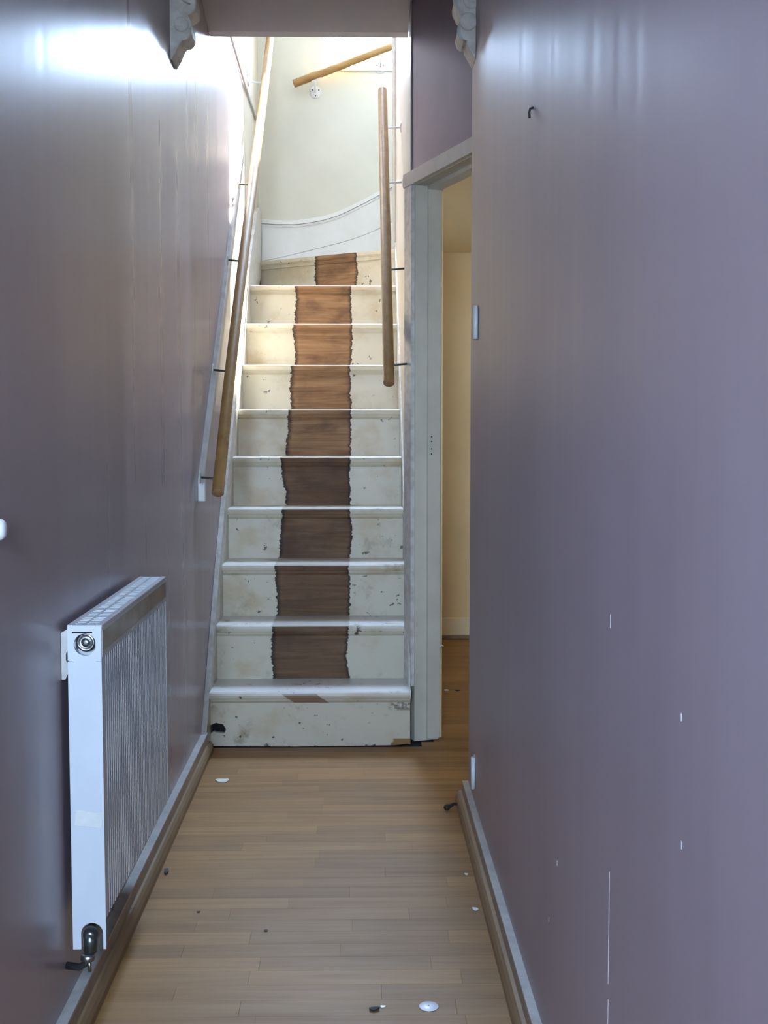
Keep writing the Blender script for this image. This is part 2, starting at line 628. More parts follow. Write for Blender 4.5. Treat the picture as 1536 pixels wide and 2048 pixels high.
# stairwell back wall with its window opening
WX0, WX1, WZ0, WZ1 = -0.2, 0.185, 3.128, 5.55
b = B()
box(b, -0.70, WX0, YB, YB + .2, -0.1, 6.2)
box(b, WX1, 2.0, YB, YB + .2, -0.1, 6.2)
box(b, WX0, WX1, YB, YB + .2, -0.1, WZ0)
box(b, WX0, WX1, YB, YB + .2, WZ1, 6.2)
struct('wall_back', b, M_CREAM)
b = B()
box(b, -0.70, 2.0, 4.5, YB + .3, 6.0, 6.2)
struct('ceiling_stairwell', b, M_CREAM)

# wall on the right of the stairs, ending at a beaded corner
b = B()
prism(b, [(0.180, 4.412), (0.180, 6.22), (0.275, 6.22), (0.275, 4.45)], 'z', -0.1, 6.2)
wall_stair = struct('wall_stair_right', b, M_STAIRSIDE)
b = B()
tube(b, [(0.172, 6.21, 1.9), (0.172, 6.21, 5.9)], 0.013, 10)
struct('trim_7', b, M_WHITE)
b = B()
box(b, 2.0, 2.1, 6.63, YB + .3, -0.1, 2.3)
box(b, 2.0, 2.1, 6.2, YB + .3, 2.3, 6.2)
box(b, 0.27, 2.1, 6.12, 6.22, 2.2, 6.2)
struct('wall_upper_right', b, M_CREAM)

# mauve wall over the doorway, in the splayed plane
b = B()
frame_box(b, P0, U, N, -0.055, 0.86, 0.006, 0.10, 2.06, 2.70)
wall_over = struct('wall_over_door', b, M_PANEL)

# doorway: far jamb, head, architraves (the door itself has been taken off)
d1 = struct_empty('door_1', P0)
b = B()
frame_box(b, P0, U, N, -0.03, 0.0, 0.0, 0.0945, 0.0, 2.025)
obj('jamb', b, M_DOORF, d1)
b = B()
frame_box(b, P0, U, N, -0.001, 0.013, 0.046, 0.0945, 0.008, 2.018)
obj('door_stop', b, M_DOORF, d1)
b = B()
frame_box(b, P0, U, N, -0.075, -0.006, -0.014, 0.006, 0.205, 2.03)
obj('architrave', b, M_WHITE_WORN, d1)
b = B()
frame_box(b, P0, U, N, -0.03, 0.86, 0.0, 0.0945, 2.02, 2.06)
obj('head', b, M_DOORF, d1)
b = B()
frame_box(b, P0, U, N, -0.001, 0.84, 0.046, 0.0945, 2.006, 2.021)
obj('head_stop', b, M_DOORF, d1)
b = B()
frame_box(b, P0, U, N, -0.078, 0.86, -0.018, 0.006, 2.022, 2.070)
obj('head_architrave', b, M_DOORF, d1)
b = B()
frame_box(b, P0, U, N, 0.013, 0.0145, 0.052, 0.066, 1.05, 1.135)
sp = obj('strike_plate', b, M_DOORF, d1)
for zz in (1.06, 1.078, 1.105, 1.122):
    c = P0 + U * 0.0142 + N * 0.059
    b = lathe(B(), (c.x, c.y, zz), U, [(0, .0028), (0.0008, .0028)], 10)
    obj('screw_hole', b, M_DARK, sp)

# side room seen through the doorway
b = B()
box(b, 0.2, 2.35, 6.53, 6.62, -0.1, 2.3)
struct('wall_room_back', b, M_YELLOW)
b = B()
box(b, 2.25, 2.35, 3.5, 5.08, -0.1, 2.3)
box(b, 2.25, 2.35, 5.32, 6.6, -0.1, 2.3)
box(b, 2.25, 2.35, 5.08, 5.32, -0.1, 1.44)
box(b, 2.25, 2.35, 5.08, 5.32, 1.67, 2.3)  # gap left as an unseen window, added to light this room
struct('wall_room_right', b, M_YELLOW)
b = B()
box(b, 0.30, 2.35, 4.44, 6.6, 2.095, 2.25)
prism(b, [(0.30, 4.44), (0.56, 3.52), (2.35, 3.52), (2.35, 4.44)], 'z', 2.095, 2.25)
struct('ceiling_room', b, M_YCEIL)
b = B()
box(b, xe + .08, 2.35, 3.46, 3.56, -0.1, 2.3)
struct('wall_room_front', b, M_YELLOW)
b = B()
box(b, 0.2752, 0.30, 4.42, 6.55, -0.1, 2.3)
struct('wall_room_left', b, M_YELLOW)
b = B()
box(b, 0.30, 2.25, 6.512, 6.53, 0.0, 0.115, 0.003)
struct('baseboard_room', b, M_YCEIL)
b = B()
box(b, 0.30, 2.25, 6.49, 6.512, 0.0, 0.022, 0.004)
struct('trim_3', b, M_BEAD)

# ------------------------------------------------------------------ window in the stairwell
w1 = struct_empty('window_1', (0.05, YB + .2, WZ0))
b = B()
y0, y1 = YB + .2, YB + .25
box(b, WX0 - .06, WX0 - .003, y0, y1, WZ0 - .06, WZ1 + .06)
box(b, WX1 + .003, WX1 + .06, y0, y1, WZ0 - .06, WZ1 + .06)
box(b, WX0 - .003, WX1 + .003, y0, y1, WZ0 - .06, WZ0 + .012)
box(b, WX0 - .003, WX1 + .003, y0, y1, WZ1 - .003, WZ1 + .06)
obj('window_frame', b, M_WHITE, w1)
b = B()
box(b, WX0 - .003, WX1 + .003, y0 + .02, y0 + .024, WZ0 + .012, WZ1 - .003)
obj('pane', b, M_GLASS, w1)
b = B()
box(b, WX0, WX1, YB - .012, y0, WZ0 - .02, WZ0 + .004, .004)
obj('window_sill', b, M_WHITE, w1)

# ------------------------------------------------------------------ skirtings
SKZ = 0.072


def strip(pts_in, pts_out, z0, z1, bm):
    prism(bm, pts_in + pts_out[::-1], 'z', z0, z1)
    return bm


def lw(off, ya, yb):
    return [(WL(ya) + off, ya), (WL(yb) + off, yb)]


b = strip(lw(0.0, -1.29, 4.20), lw(0.020, -1.29, 4.20), 0, SKZ, B())
o = struct('baseboard_left', b, M_SKIRT)
b = strip(lw(0.0, -1.29, 4.20), lw(0.021, -1.29, 4.20), SKZ, SKZ + .006, B())
obj('lit_top_edge', b, M_SKIRT_TOP, o, 'top edge coloured paler as if lit')
b = B()
prism(b, [(0.0205, 0), (0.036, 0), (0.036, .018), (0.032, .030), (0.026, .038), (0.0205, .041)], 'y', 0, 1)
for v in b.verts:
    y = -1.29 + v.co.y * 5.52
    v.co = Vector((WL(y) + v.co.x - 0.001, y, v.co.z))
struct('trim_4', b, M_BEAD)

b = B()
box(b, XRW - .017, XRW, -1.29, 3.60, 0, SKZ, .0)
o = struct('baseboard_right', b, M_SKIRT)
b = B()
box(b, XRW - .0178, XRW, -1.29, 3.60, SKZ, SKZ + .006)
obj('lit_top_edge', b, M_SKIRT_TOP, o, 'top edge coloured paler as if lit')
b = B()
prism(b, [(XRW - .0172, 0), (XRW - .035, 0), (XRW - .035, .016), (XRW - .031, .030), (XRW - .025, .037), (XRW - .0172, .040)], 'y', -1.29, 3.635)
struct('trim_5', b, M_BEAD)

# ------------------------------------------------------------------ staircase
stairs = thing('staircase', (-0.187, Y1, 0.0), 'steep white painted wooden staircase with a bare brown strip where carpet was removed', 'staircase')


def tread(k, x0, x1, yb, m):
    y, z = Y1 + GOING * (k - 1), RISE * k
    bm = B()
    pr = [(y + .004, z - .026), (y + .001, z - .021), (y, z - .012), (y + .002, z - .004), (y + .007, z), (yb, z), (yb, z - .026)]
    prism(bm, pr, 'x', x0, x1)
    return obj('tread', bm, m, stairs)


for k in range(1, 10):
    y, z = Y1 + GOING * (k - 1), RISE * k
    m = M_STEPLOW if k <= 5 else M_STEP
    x1 = XR + .0075 if k == 1 else XR
    x0 = XL
    if k < 9:
        tread(k, x0, x1, y + GOING + .030, M_STEP1N if k == 1 else m)
    mr = M_STEP1 if k == 1 else m
    zb = RISE * (k - 1) if k > 1 else 0.004
    yr = y + .026
    bm = B()
    if k == 1:
        # bottom riser has a hole kicked in its left corner
        pts = [(x0, zb), (x0, .050), (x0 + .012, .058), (x0 + .020, .054), (x0 + .050, .051), (x0 + .056, .066), (x0 + .046, .084),
               (x0 + .020, .090), (x0, .082), (x0, z - .026), (x1 - .003, z - .026), (x1 - .003, zb + .006), (x1 - .06, zb), (x0 + .3, zb - .003)]
        prism(bm, pts, 'y', yr, yr + .018)
        obj('riser', bm, mr, stairs, 'scuffed bottom riser with a hole in its left corner')
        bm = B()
        box(bm, x0, x0 + .12, yr + .05, yr + .06, 0.0, .13)  # black board added so that the hole looks dark inside
        obj('cavity_board', bm, M_DARK, stairs, 'black board standing in for the dark inside the hole')
    else:
        box(bm, x0, x1, yr, yr + .018, zb, z - .026)
        obj('riser', bm, mr, stairs)
    # small scotia under the nosing
    bm = B()
    prism(bm, [(yr, z - .026), (yr - .012, z - .026), (yr - .010, z - .034), (yr - .004, z - .040), (yr, z - .044)], 'x', x0 + .002, x1 - .002)
    obj('scotia', bm, M_STEP1N if k == 1 else mr, stairs)

# winders
y9, z9 = Y1 + GOING * 8, RISE * 9
A10, B10, z10 = Vector((XL, 6.64)), Vector((XR, 6.165)), RISE * 10
d10 = (B10 - A10).normalized()
n10 = Vector((-d10.y, d10.x))              # up the stairs
bm = B()
prism(bm, [(y9 + .004, z9 - .026), (y9 + .001, z9 - .021), (y9, z9 - .012), (y9 + .002, z9 - .004), (y9 + .007, z9), (y9 + .18, z9), (y9 + .18, z9 - .026)], 'x', XL, XR)
prism(bm, [(XL, y9 + .18), (XR, y9 + .18), (XR, y9 + .23), (XL, 6.72)], 'z', z9 - .026, z9)
obj('tread', bm, M_STEP, stairs)


def along10(s, off):
    """Point on the winder nosing line pushed back by off, kept between the two strings."""
    p = A10 + n10 * off
    x = XL if s == 0 else XR
    p = p + d10 * ((x - p.x) / d10.x)
    return (p.x, p.y)


L10 = (B10 - A10).length
bm = B()
prism(bm, [along10(0, .025), along10(L10, .025), along10(L10, .042), along10(0, .042)], 'z', z9, z10 - .026)
obj('riser', bm, M_STEPW, stairs)
bm = B()
prism(bm, [along10(0, .0), along10(L10, .0), (XR, YB - .03), (XL, YB - .03)], 'z', z10 - .026, z10)
bmesh.ops.bevel(bm, geom=[e for e in bm.edges if all(abs((Vector((v.co.x, v.co.y)) - A10).dot(n10)) < 1e-4 for v in e.verts) and abs(e.verts[0].co.z - e.verts[1].co.z) < 1e-5], offset=.006, segments=2, affect='EDGES')
obj('tread', bm, M_STEPW, stairs)
bm = B()
prism(bm, [along10(0, .012), along10(L10, .012), along10(L10, .026), along10(0, .026)], 'z', z10 - .044, z10 - .026)
obj('scotia', bm, M_STEPW, stairs)
# first steps of the upper flight, round the corner
upper = struct_empty('upper_flight', (0.2, 6.3, RISE * 11))
for k in (11, 12, 13):
    xa = 0.20 + (k - 11) * .21
    bm = B()
    box(bm, xa, xa + .24, 6.225, YB - .03, RISE * k - .026, RISE * k, .004)
    obj('tread', bm, M_STEPW, upper)
    bm = B()
    box(bm, xa + .022, xa + .04, 6.225, YB - .03, RISE * (k - 1), RISE * k - .026)
    obj('riser', bm, M_STEPW, upper)

# wall strings
xs0, xs1 = WL(5) + .001, XL + .0005
top = [(4.173, 0.082), (4.36, .315), (4.60, .610), (4.81, .842), (5.40, 1.425), (5.80, 1.80), (6.20, 2.13), (6.45, 2.295), (6.60, 2.345), (6.69, 2.33)]
bot = [(6.69, 2.0), (6.3, 1.80), (4.30, 0.0), (4.173, 0.0)]
bm = prism(B(), top + bot, 'x', xs0, xs1)
obj('wall_string', bm, M_WHITE_WORN, stairs, 'white string board against the left wall')
top = [(4.32, 0.225), (4.40, .40), (4.60, .590), (5.40, 1.36), (6.0, 1.935), (6.20, 2.10)]
bot = [(6.20, 1.75), (4.32, 0.0)]
bm = prism(B(), top + bot, 'x', XR + .0005, 0.1795)
obj('outer_string', bm, M_WHITE_WORN, stairs, 'white string board on the right side')


# back skirting with a ramped moulded top
def catmull(P, n=6):
    out = []
    for i in range(len(P) - 1):
        p0, p1, p2, p3 = P[max(i - 1, 0)], P[i], P[i + 1], P[min(i + 2, len(P) - 1)]
        for j in range(n):
            t = j / n
            out.append(tuple(.5 * (2 * b_ + (-a + c) * t + (2 * a - 5 * b_ + 4 * c - d) * t * t + (-a + 3 * b_ - 3 * c + d) * t ** 3)
                             for a, b_, c, d in zip(p0, p1, p2, p3)))
    out.append(P[-1])
    return out


curve = catmull([(XL, 2.288), (-0.44, 2.282), (-0.335, 2.285), (-0.17, 2.316), (-0.032, 2.374), (0.107, 2.447), (0.25, 2.54), (0.5, 2.73)], 6)
crack = catmull([(XL, 2.075), (-0.38, 2.110), (-0.20, 2.155), (-0.05, 2.195), (0.05, 2.232), (0.115, 2.262), (0.30, 2.36), (0.5, 2.50)], 4)
bm = prism(B(), [(x, z + .001) for x, z in crack] + [(x, z - .02) for x, z in curve][::-1], 'y', YB - .018, YB - .0005)
back_sk = obj('baseboard_back', bm, M_STRING)
back_sk['kind'] = 'structure'
bm = prism(B(), [(x, z - .0012) for x, z in crack] + [(0.5, 2.0), (XL, 2.0)], 'y', YB - .0195, YB - .0005)
obj('lower_board', bm, M_STRING, back_sk)
for off, hh, dep in ((-.022, .012, .024), (-.008, .022, .032)):
    bm = prism(B(), [(x, z + off) for x, z in curve] + [(x, z + off + hh) for x, z in curve][::-1], 'y', YB - dep, YB - .0005)
    obj('capping_moulding', bm, M_STRING, back_sk)

# ------------------------------------------------------------------ wall batten behind the left handrail
bt0, bt1 = (4.175, 0.904), (5.70, 2.388)
sl = (bt1[1] - bt0[1]) / (bt1[0] - bt0[0])
bat = thing('wall_batten', (WL(5), 4.9, 1.6), 'long painted wooden batten sloping up the left wall behind the handrail', 'batten')
bm = B()
prism(bm, [(bt0[0], bt0[1]), (bt1[0], bt1[1]), (bt1[0], bt1[1] + .075), (bt0[0] - .0, bt0[1] + .085)], 'x', WL(5) + .0005, WL(5) + .021)
bmesh.ops.bevel(bm, geom=[e for e in bm.edges if all(v.co.x > WL(5) + .01 for v in e.verts)], offset=.004, segments=1, affect='EDGES')
obj('board', bm, M_SKIRT_TOP, bat)
bm = B()
box(bm, WL(5) + .0005, WL(5) + .027, 4.150, 4.1745, 0.900, 0.985, .003)
obj('end_block', bm, M_WHITE_WORN, bat, 'paler block at the lower end')


# ------------------------------------------------------------------ handrails
def interp(P, y):
    for a, c in zip(P, P[1:]):
        if a[1] <= y <= c[1]:
            t = (y - a[1]) / (c[1] - a[1])
            return Vector(a).lerp(Vector(c), t)
    return Vector(P[-1])


rail_pts = [(-0.475, 3.983, .939), (-0.475, 4.39, 1.350), (-0.475, 4.90, 1.815), (-0.475, 5.474, 2.310), (-0.475, 6.05, 2.815), (-0.475, 6.62, 3.330)]
sm = catmull(rail_pts, 5)
hr = thing('handrail', (-0.52, 4.0, .93), 'long round pine handrail running up the left wall from beside the batten', 'handrail')
bm = tube(B(), sm, .0205, 18, False)
rail = obj('rail', bm, M_RAIL, hr)
d = (Vector(sm[1]) - Vector(sm[0])).normalized()
bm = lathe(B(), sm[0], -d, [(-.002, .0205), (0.0, .0205), (.0015, .0185), (.002, .001)], 18)
obj('sawn_end', bm, M_RAIL_END, rail, 'flat sawn lower end of the rail')
for y in (4.06, 4.44, 4.96, 5.42, 6.16):
    p = interp(sm, y)
    br = B()
    tube(br, [(WL(5) + .020, y, p.z - .030), (-.500, y, p.z - .034), (-.480, y, p.z - .030), (-.475, y, p.z - .018)], .0042, 8)
    bo = obj('bracket', br, M_WHITEMETAL if y > 6 else M_DARKMETAL, hr)
    bm = lathe(B(), (WL(5) + (.0005 if y > 5.7 else .0205), y, p.z - .030), (1, 0, 0), [(0, .022), (.003, .022), (.005, .010)], 14)
    obj('rose', bm, M_WHITE_WORN, bo)

ra, rb = Vector((0.100, 4.308, 1.315)), Vector((0.100, 5.60, 2.690))
hr2 = thing('handrail', (0.15, 4.3, 1.3), 'short round pine handrail on the right wall of the stairs', 'handrail')
bm = tube(B(), [ra.lerp(rb, i / 6) for i in range(7)], .0205, 18, False)
rail = obj('rail', bm, M_RAIL, hr2)
d = (rb - ra).normalized()
for p, dd in ((ra, -d), (rb, d)):
    bm = lathe(B(), p, dd, [(-.002, .0205), (0.0, .0205), (.0015, .0185), (.002, .001)], 18)
    obj('sawn_end', bm, M_RAIL_END, rail, 'flat sawn end of the rail')
for t in (.075, .36, .66, .875):
    p = ra.lerp(rb, t)
    br = tube(B(), [(.1795, p.y, p.z - .030), (.125, p.y, p.z - .034), (.106, p.y, p.z - .030), (.100, p.y, p.z - .018)], .0042, 8)
    bo = obj('bracket', br, M_DARKMETAL if t < .5 else M_WHITEMETAL, hr2)
    bm = lathe(B(), (.1795, p.y, p.z - .030), (-1, 0, 0), [(0, .022), (.003, .022), (.005, .010)], 14)
    obj('rose', bm, M_WHITEMETAL, bo)

yr = YB - .075
rc, rd = Vector((-0.362, yr, 3.020)), Vector((0.185, yr, 3.228))
hr3 = thing('handrail', (-0.1, YB, 3.0), 'tilted round pine handrail on the cream back wall under the bright window', 'handrail')
bm = tube(B(), [rc.lerp(rd, i / 4) for i in range(5)], .0215, 18, False)
rail = obj('rail', bm, M_RAILX, hr3)
d = (rd - rc).normalized()
for p, dd in ((rc, -d), (rd, d)):
    bm = lathe(B(), p, dd, [(-.002, .0215), (0.0, .0215), (.0015, .0195), (.002, .001)], 18)
    obj('sawn_end', bm, M_RAIL_END, rail, 'flat sawn end of the rail')
for t in (.21, .86):
    p = rc.lerp(rd, t)
    br = tube(B(), [(p.x, YB - .002, p.z - .068), (p.x, YB - .045, p.z - .066), (p.x, yr - .002, p.z - .050), (p.x, yr, p.z - .020)], .0055, 10)
    bo = obj('bracket', br, M_WHITEMETAL, hr3)
    bm = lathe(B(), (p.x, YB - .0005, p.z - .068), (0, -1, 0), [(0, .034), (.003, .034), (.006, .024), (.007, .010)], 22)
    ro = obj('rose', bm, M_WHITEMETAL, bo)
    bm = B()
    box(bm, p.x - .03, p.x + .03, yr - .010, yr + .010, p.z - .0245, p.z - .021, .001)
    rot = Matrix.Rotation(-math.atan2(d.z, d.x), 4, 'Y')
    bmesh.ops.rotate(bm, verts=bm.verts, cent=Vector((p.x, yr, p.z)), matrix=rot)
    obj('saddle', bm, M_WHITEMETAL, bo)
    for a in (0.5, 2.6, 4.7):
        bm = lathe(B(), (p.x + math.cos(a) * .020, YB - .005, p.z - .068 + math.sin(a) * .020), (0, -1, 0), [(0, .0045), (.0025, .004), (.003, .001)], 10)
        obj('screw_head', bm, M_DARKMETAL, bo)

# cable clipped along the left wall at first floor level
bm = tube(B(), [(WL(5) + .007, 4.80, 2.850), (WL(5) + .007, 5.26, 2.838), (WL(5) + .007, 6.0, 2.806), (WL(5) + .007, 6.60, 2.808)], .006, 8)
tag(obj('wall_cable', bm, M_CABLE, recentre=True), 'thin pale cable running level across the bright upper left wall', 'cable')

# ------------------------------------------------------------------ radiator
RY0, RY1, RXB, RXF, RZ0, RZ1 = 2.20, 2.926, -0.541, -0.479, 0.179, 0.792
rad = thing('radiator', (-0.51, 2.56, RZ0), 'white ribbed panel radiator hung on the left wall', 'radiator')
bm = B()
# front panel with pressed vertical ribs
prof = []
nrib = 38
top_flat, bot_flat = RZ1 - .060, RZ0 + .057
pitch = (RY1 - RY0 - .03) / nrib
prof.append((RXF - .001, RY0 + .002))
y = RY0 + .015
for i in range(nrib):
    prof += [(RXF, y), (RXF, y + pitch * .50), (RXF - .0035, y + pitch * .62), (RXF - .0035, y + pitch * .88)]
    y += pitch
prof += [(RXF, y), (RXF - .001, RY1 - .002)]
back = [(RXF - .014, RY1 - .002), (RXF - .014, RY0 + .002)]
prism(bm, prof + back, 'z', bot_flat, top_flat)
obj('front_panel', bm, M_RAD, rad)
bm = B()
box(bm, RXF - .013, RXF + .0005, RY0 + .002, RY1 - .002, top_flat - .002, RZ1 - .003, .002)
obj('top_rail', bm, M_RAD, rad)
bm = B()
box(bm, RXB, RXB + .013, RY0 + .004, RY1 - .004, bot_flat, RZ1 - .03, .002)
obj('back_panel', bm, M_RAD, rad)
bm = B()                      # convector fins between the panels
for i in range(36):
    yy = RY0 + .03 + i * (RY1 - RY0 - .06) / 35
    box(bm, RXB + .013, RXF - .0135, yy - .0006, yy + .0006, bot_flat + .02, RZ1 - .05)
obj('convector_fins', bm, M_RAD, rad)['kind'] = 'stuff'
# top grille: frame and cross bars
bm = B()
box(bm, RXF - .010, RXF + .001, RY0, RY1, RZ1 - .006, RZ1, .001)
box(bm, RXB - .001, RXB + .010, RY0, RY1, RZ1 - .006, RZ1, .001)
box(bm, RXB + .0265, RXB + .0315, RY0, RY1, RZ1 - .005, RZ1 - .0005)
for i in range(39):
    yy = RY0 + .008 + i * (RY1 - RY0 - .016) / 38
    box(bm, RXB + .009, RXF - .009, yy - .0048, yy + .0048, RZ1 - .005, RZ1 - .0008)
obj('top_grille', bm, M_RAD, rad)['kind'] = 'stuff'


def end_panel(y0, y1, holes):
    """End cover: an outline with the bottom notch for the valve and a round vent hole near the top."""
    bm = B()
    xm = (RXB + RXF) / 2 + .001
    notch = []
    if holes:
        r = .0205
        for i in range(13):
            a = math.pi * i / 12
            notch.append((xm + .004 - r * math.cos(a) * -1, RZ0 + .030 + r * math.sin(a)))
        notch = [(xm + .004 + r, RZ0)] + notch + [(xm + .004 - r, RZ0)]
    outer = [(RXB, RZ0), (RXB, RZ1 - .001), (RXF, RZ1 - .001), (RXF, RZ0)] + notch
    if not holes:
        prism(bm, outer, 'y', y0, y1)
        return bm
    # plate with a real hole: ring of quads around the circle, below it the notched lower part
    zc, rr, n = RZ1 - .036, .0205, 24
    zcut = RZ1 - .068
    lower = [(RXB, RZ0), (RXB, zcut), (RXF, zcut), (RXF, RZ0)] + notch
    prism(bm, lower, 'y', y0, y1)
    sq = []
    for i in range(n):
        a = 2 * math.pi * i / n
        c, s = math.cos(a), math.sin(a)
        hx, hz = (RXF - RXB) / 2, (RZ1 - .001 - zcut) / 2
        m = max(abs(c) / hx, abs(s) / hz)
        sq.append(((RXB + RXF) / 2 + c / m, (RZ1 - .001 + zcut) / 2 + s / m))
    for i in range(n):
        j = (i + 1) % n
        a, a2 = 2 * math.pi * i / n, 2 * math.pi * j / n
        pin = [(xm + rr * math.cos(a), zc + rr * math.sin(a)), (xm + rr * math.cos(a2), zc + rr * math.sin(a2))]
        prism(bm, [sq[i], sq[j], pin[1], pin[0]], 'y', y0, y1)
    return bm


obj('end_panel', end_panel(RY0 - .002, RY0 + .001, True), M_RAD, rad, 'near end panel with a round hole and a valve notch')
far = end_panel(RY1 - .001, RY1 + .002, False)
for v in far.verts:
    v.co.z = max(v.co.z, bot_flat)
obj('end_panel', far, M_RAD, rad, 'far end panel')
bm = B()
box(bm, RXB + .009, RXF - .016, RY0 - .0032, RY0 - .0019, RZ1 - .0148, RZ1 - .0118)  # dark strip laid on the panel in place of a shaded slot
obj('slot_shade', bm, M_DARK, rad, 'black strip standing in for a shaded slot above the round hole')
xm = (RXB + RXF) / 2 + .001
bm = lathe(B(), (xm - .001, RY0 + .030, RZ1 - .034), (0, -1, 0), [(0, .018), (.018, .018), (.022, .0165), (.0225, .0125), (.018, .0115), (.018, .008), (.024, .0075), (.0245, .002)], 24)
obj('air_vent_plug', bm, M_METAL, rad, 'round metal air vent plug')
bm = B()
box(bm, RXF + .0005, RXF + .0013, RY0 + .004, RY1 - .002, RZ1 - .050, RZ1 - .012)
obj('tape_strip', bm, M_TAPE, rad, 'shiny brown tape along the top of the front')
bm = B()
box(bm, RXB + .008, RXF - .003, RY0 - .0032, RY0 - .0018, .413, .442, .0004)
bmesh.ops.rotate(bm, verts=bm.verts, cent=Vector((xm, RY0, .427)), matrix=Matrix.Rotation(.12, 4, 'Y'))
obj('paint_patch', bm, M_WHITE, rad, 'cream patch on the end panel')
# hanging brackets
for yy in (RY0 + .26, RY1 - .10):
    for z0 in (.70, .26):
        bm = B()
        box(bm, WL(2.1) + .0005, RXB + .001, yy - .012, yy + .012, z0, z0 + .03, .001)
        obj('hanging_bracket', bm, M_SKIRT_TOP, rad)
bm = B()
prism(bm, [(-.5535, .777), (-.5415, .784), (-.5415, .745), (-.545, .738), (-.545, .726), (-.5415, .720), (-.5415, .702), (-.547, .690), (-.5535, .690)], 'y', RY0 + .001, RY0 + .012)
obj('bracket_hook', bm, M_SKIRT_TOP, rad, 'grimy hook of the top bracket behind the near end')
# lockshield valve and tail pipe
vx, vy, vz = xm + .003, RY0 - .012, RZ0 + .028
valve = obj('valve', lathe(lathe(B(), (vx, RY0 + .03, vz + .004), (0, -1, 0), [(0, .012), (.030, .012), (.031, .0155), (.042, .0155), (.044, .014), (.050, .012), (.054, .006)], 18),
                           (vx, vy, vz + .008), (0, 0, -1), [(0, .004), (.004, .0125), (.020, .0135), (.036, .0125), (.040, .009)], 18), M_DARKMETAL, rad, 'dark metal lockshield valve')
obj('valve_nut', lathe(B(), (vx - .003, vy - .006, vz - .030), (0, -.15, -1), [(0, .011), (.003, .0145), (.010, .0145), (.013, .011)], 6), M_METAL, valve)
obj('drain_stem', tube(B(), [(vx - .001, vy - .008, vz - .042), (vx, vy - .009, vz - .062)], .0035, 8), M_METAL, valve)
obj('tail_pipe', tube(B(), [(vx - .004, vy, vz - .022), (vx - .008, vy, vz - .050), (vx - .022, vy + .004, vz - .060), (WL(2.2) + .001, vy + .008, vz - .058)], .0070, 10), M_DARKMETAL, rad, 'pipe from the valve into the wall')

# ------------------------------------------------------------------ corbels
PX = 3.66 / 2400


def corbel(name, wallx, side, yf, prof, label, tipz, k):
    t = thing(name, (wallx, yf, tipz), label, 'corbel', 'corbels under the hall arch')
    pts = [(wallx + side * .0005, tipz)] + [(wallx + side * a * k, tipz + c * k) for a, c in prof]
    pts.append((wallx + side * .0005, pts[-1][1]))
    bm = prism(B(), pts, 'y', yf, yf + .10)
    bmesh.ops.bevel(bm, geom=[e for e in bm.edges if all(v.co.y < yf + .001 for v in e.verts) and all(abs(v.co.x - wallx) > .002 for v in e.verts)], offset=.0025, segments=1, affect='EDGES')
    obj('body', bm, M_CORBEL, t)
    return t


# outlines as (distance from the wall, height above the tip) in photo pixels at the corbel
profL = [(4, 0), (8, 8), (12, 14), (20, 32), (24, 37), (33, 39), (38, 44), (41, 50), (42, 60), (40, 68), (37, 76), (34, 82), (37, 85),
         (45, 90), (50, 95), (51, 108), (50, 118), (48, 126), (46, 137), (50, 146), (58, 152), (60, 152)]
cl = corbel('corbel', WL(3.7), 1, 3.64, profL, 'grey painted scroll corbel high on the left wall', 2.240, PX)
kz = lambda h: 2.240 + h * PX
wx = WL(3.7)
bm = lathe(B(), (wx + 22 * PX, 3.6385, kz(66)), (0, -1, 0), [(-.004, .022), (.002, .022), (.005, .018), (.0055, .006)], 22)
obj('scroll', bm, M_CORBEL, cl)
bm = tube(B(), [(wx + (20 + 20 * math.cos(a)) * PX, 3.637, kz(66 + 20 * math.sin(a))) for a in [i * .16 for i in range(-3, 11)]], .0028, 6)
obj('scroll_rim', bm, M_CORBEL, cl)
bm = tube(B(), [(wx + x_ * PX, 3.638, kz(h)) for x_, h in ((8, 130), (18, 118), (30, 108), (40, 104))], .0028, 6)
obj('scroll_rim', bm, M_CORBEL, cl)

profR = [(1, 0), (6, 9), (17, 27), (18, 34), (24, 33), (32, 40), (35.5, 52), (32, 65), (31, 77), (27, 80), (33, 87), (41, 104), (42, 112), (38, 119), (40, 133), (39, 138),
         (45, 150), (50, 158), (52, 160)]
PXR = 3.5 / 2400
cr = corbel('corbel', XRW, -1, 3.47, profR, 'grey painted scroll corbel with fluted edges high on the right wall', 2.196, PXR)
kr = lambda h: 2.196 + h * PXR
for (cx, cz, rr) in ((15, 70, 17), (14, 140, 19), (9, 110, 16)):
    bm = lathe(B(), (XRW - cx * PXR, 3.4685, kr(cz)), (0, -1, 0), [(-.004, rr * PXR), (.0015, rr * PXR), (.004, rr * PXR * .85), (.0045, rr * PXR * .3)], 22)
    obj('scroll', bm, M_CORBEL, cr)
for i in range(4):                      # flutes on the two curled edges
    o1 = i * 3.4
    bm = tube(B(), [(XRW - x_ * PXR - .0012 + o1 * .00075, 3.4675, kr(h)) for x_, h in ((38, 119), (42, 110), (40, 101), (34, 90), (28, 83))], .0013, 5)
    obj('flute', bm, M_WHITE, cr)
    bm = tube(B(), [(XRW - x_ * PXR - .0012 + o1 * .00075, 3.4675, kr(h)) for x_, h in ((32, 66), (35.5, 54), (34, 44), (29, 37), (24, 34))], .0013, 5)
    obj('flute', bm, M_WHITE, cr)
bm = tube(B(), [(XRW - x_ * PXR, 3.4675, kr(h)) for x_, h in ((18, 34), (17, 27), (6, 9), (2, 2))], .0016, 5)
obj('flute', bm, M_WHITE, cr)

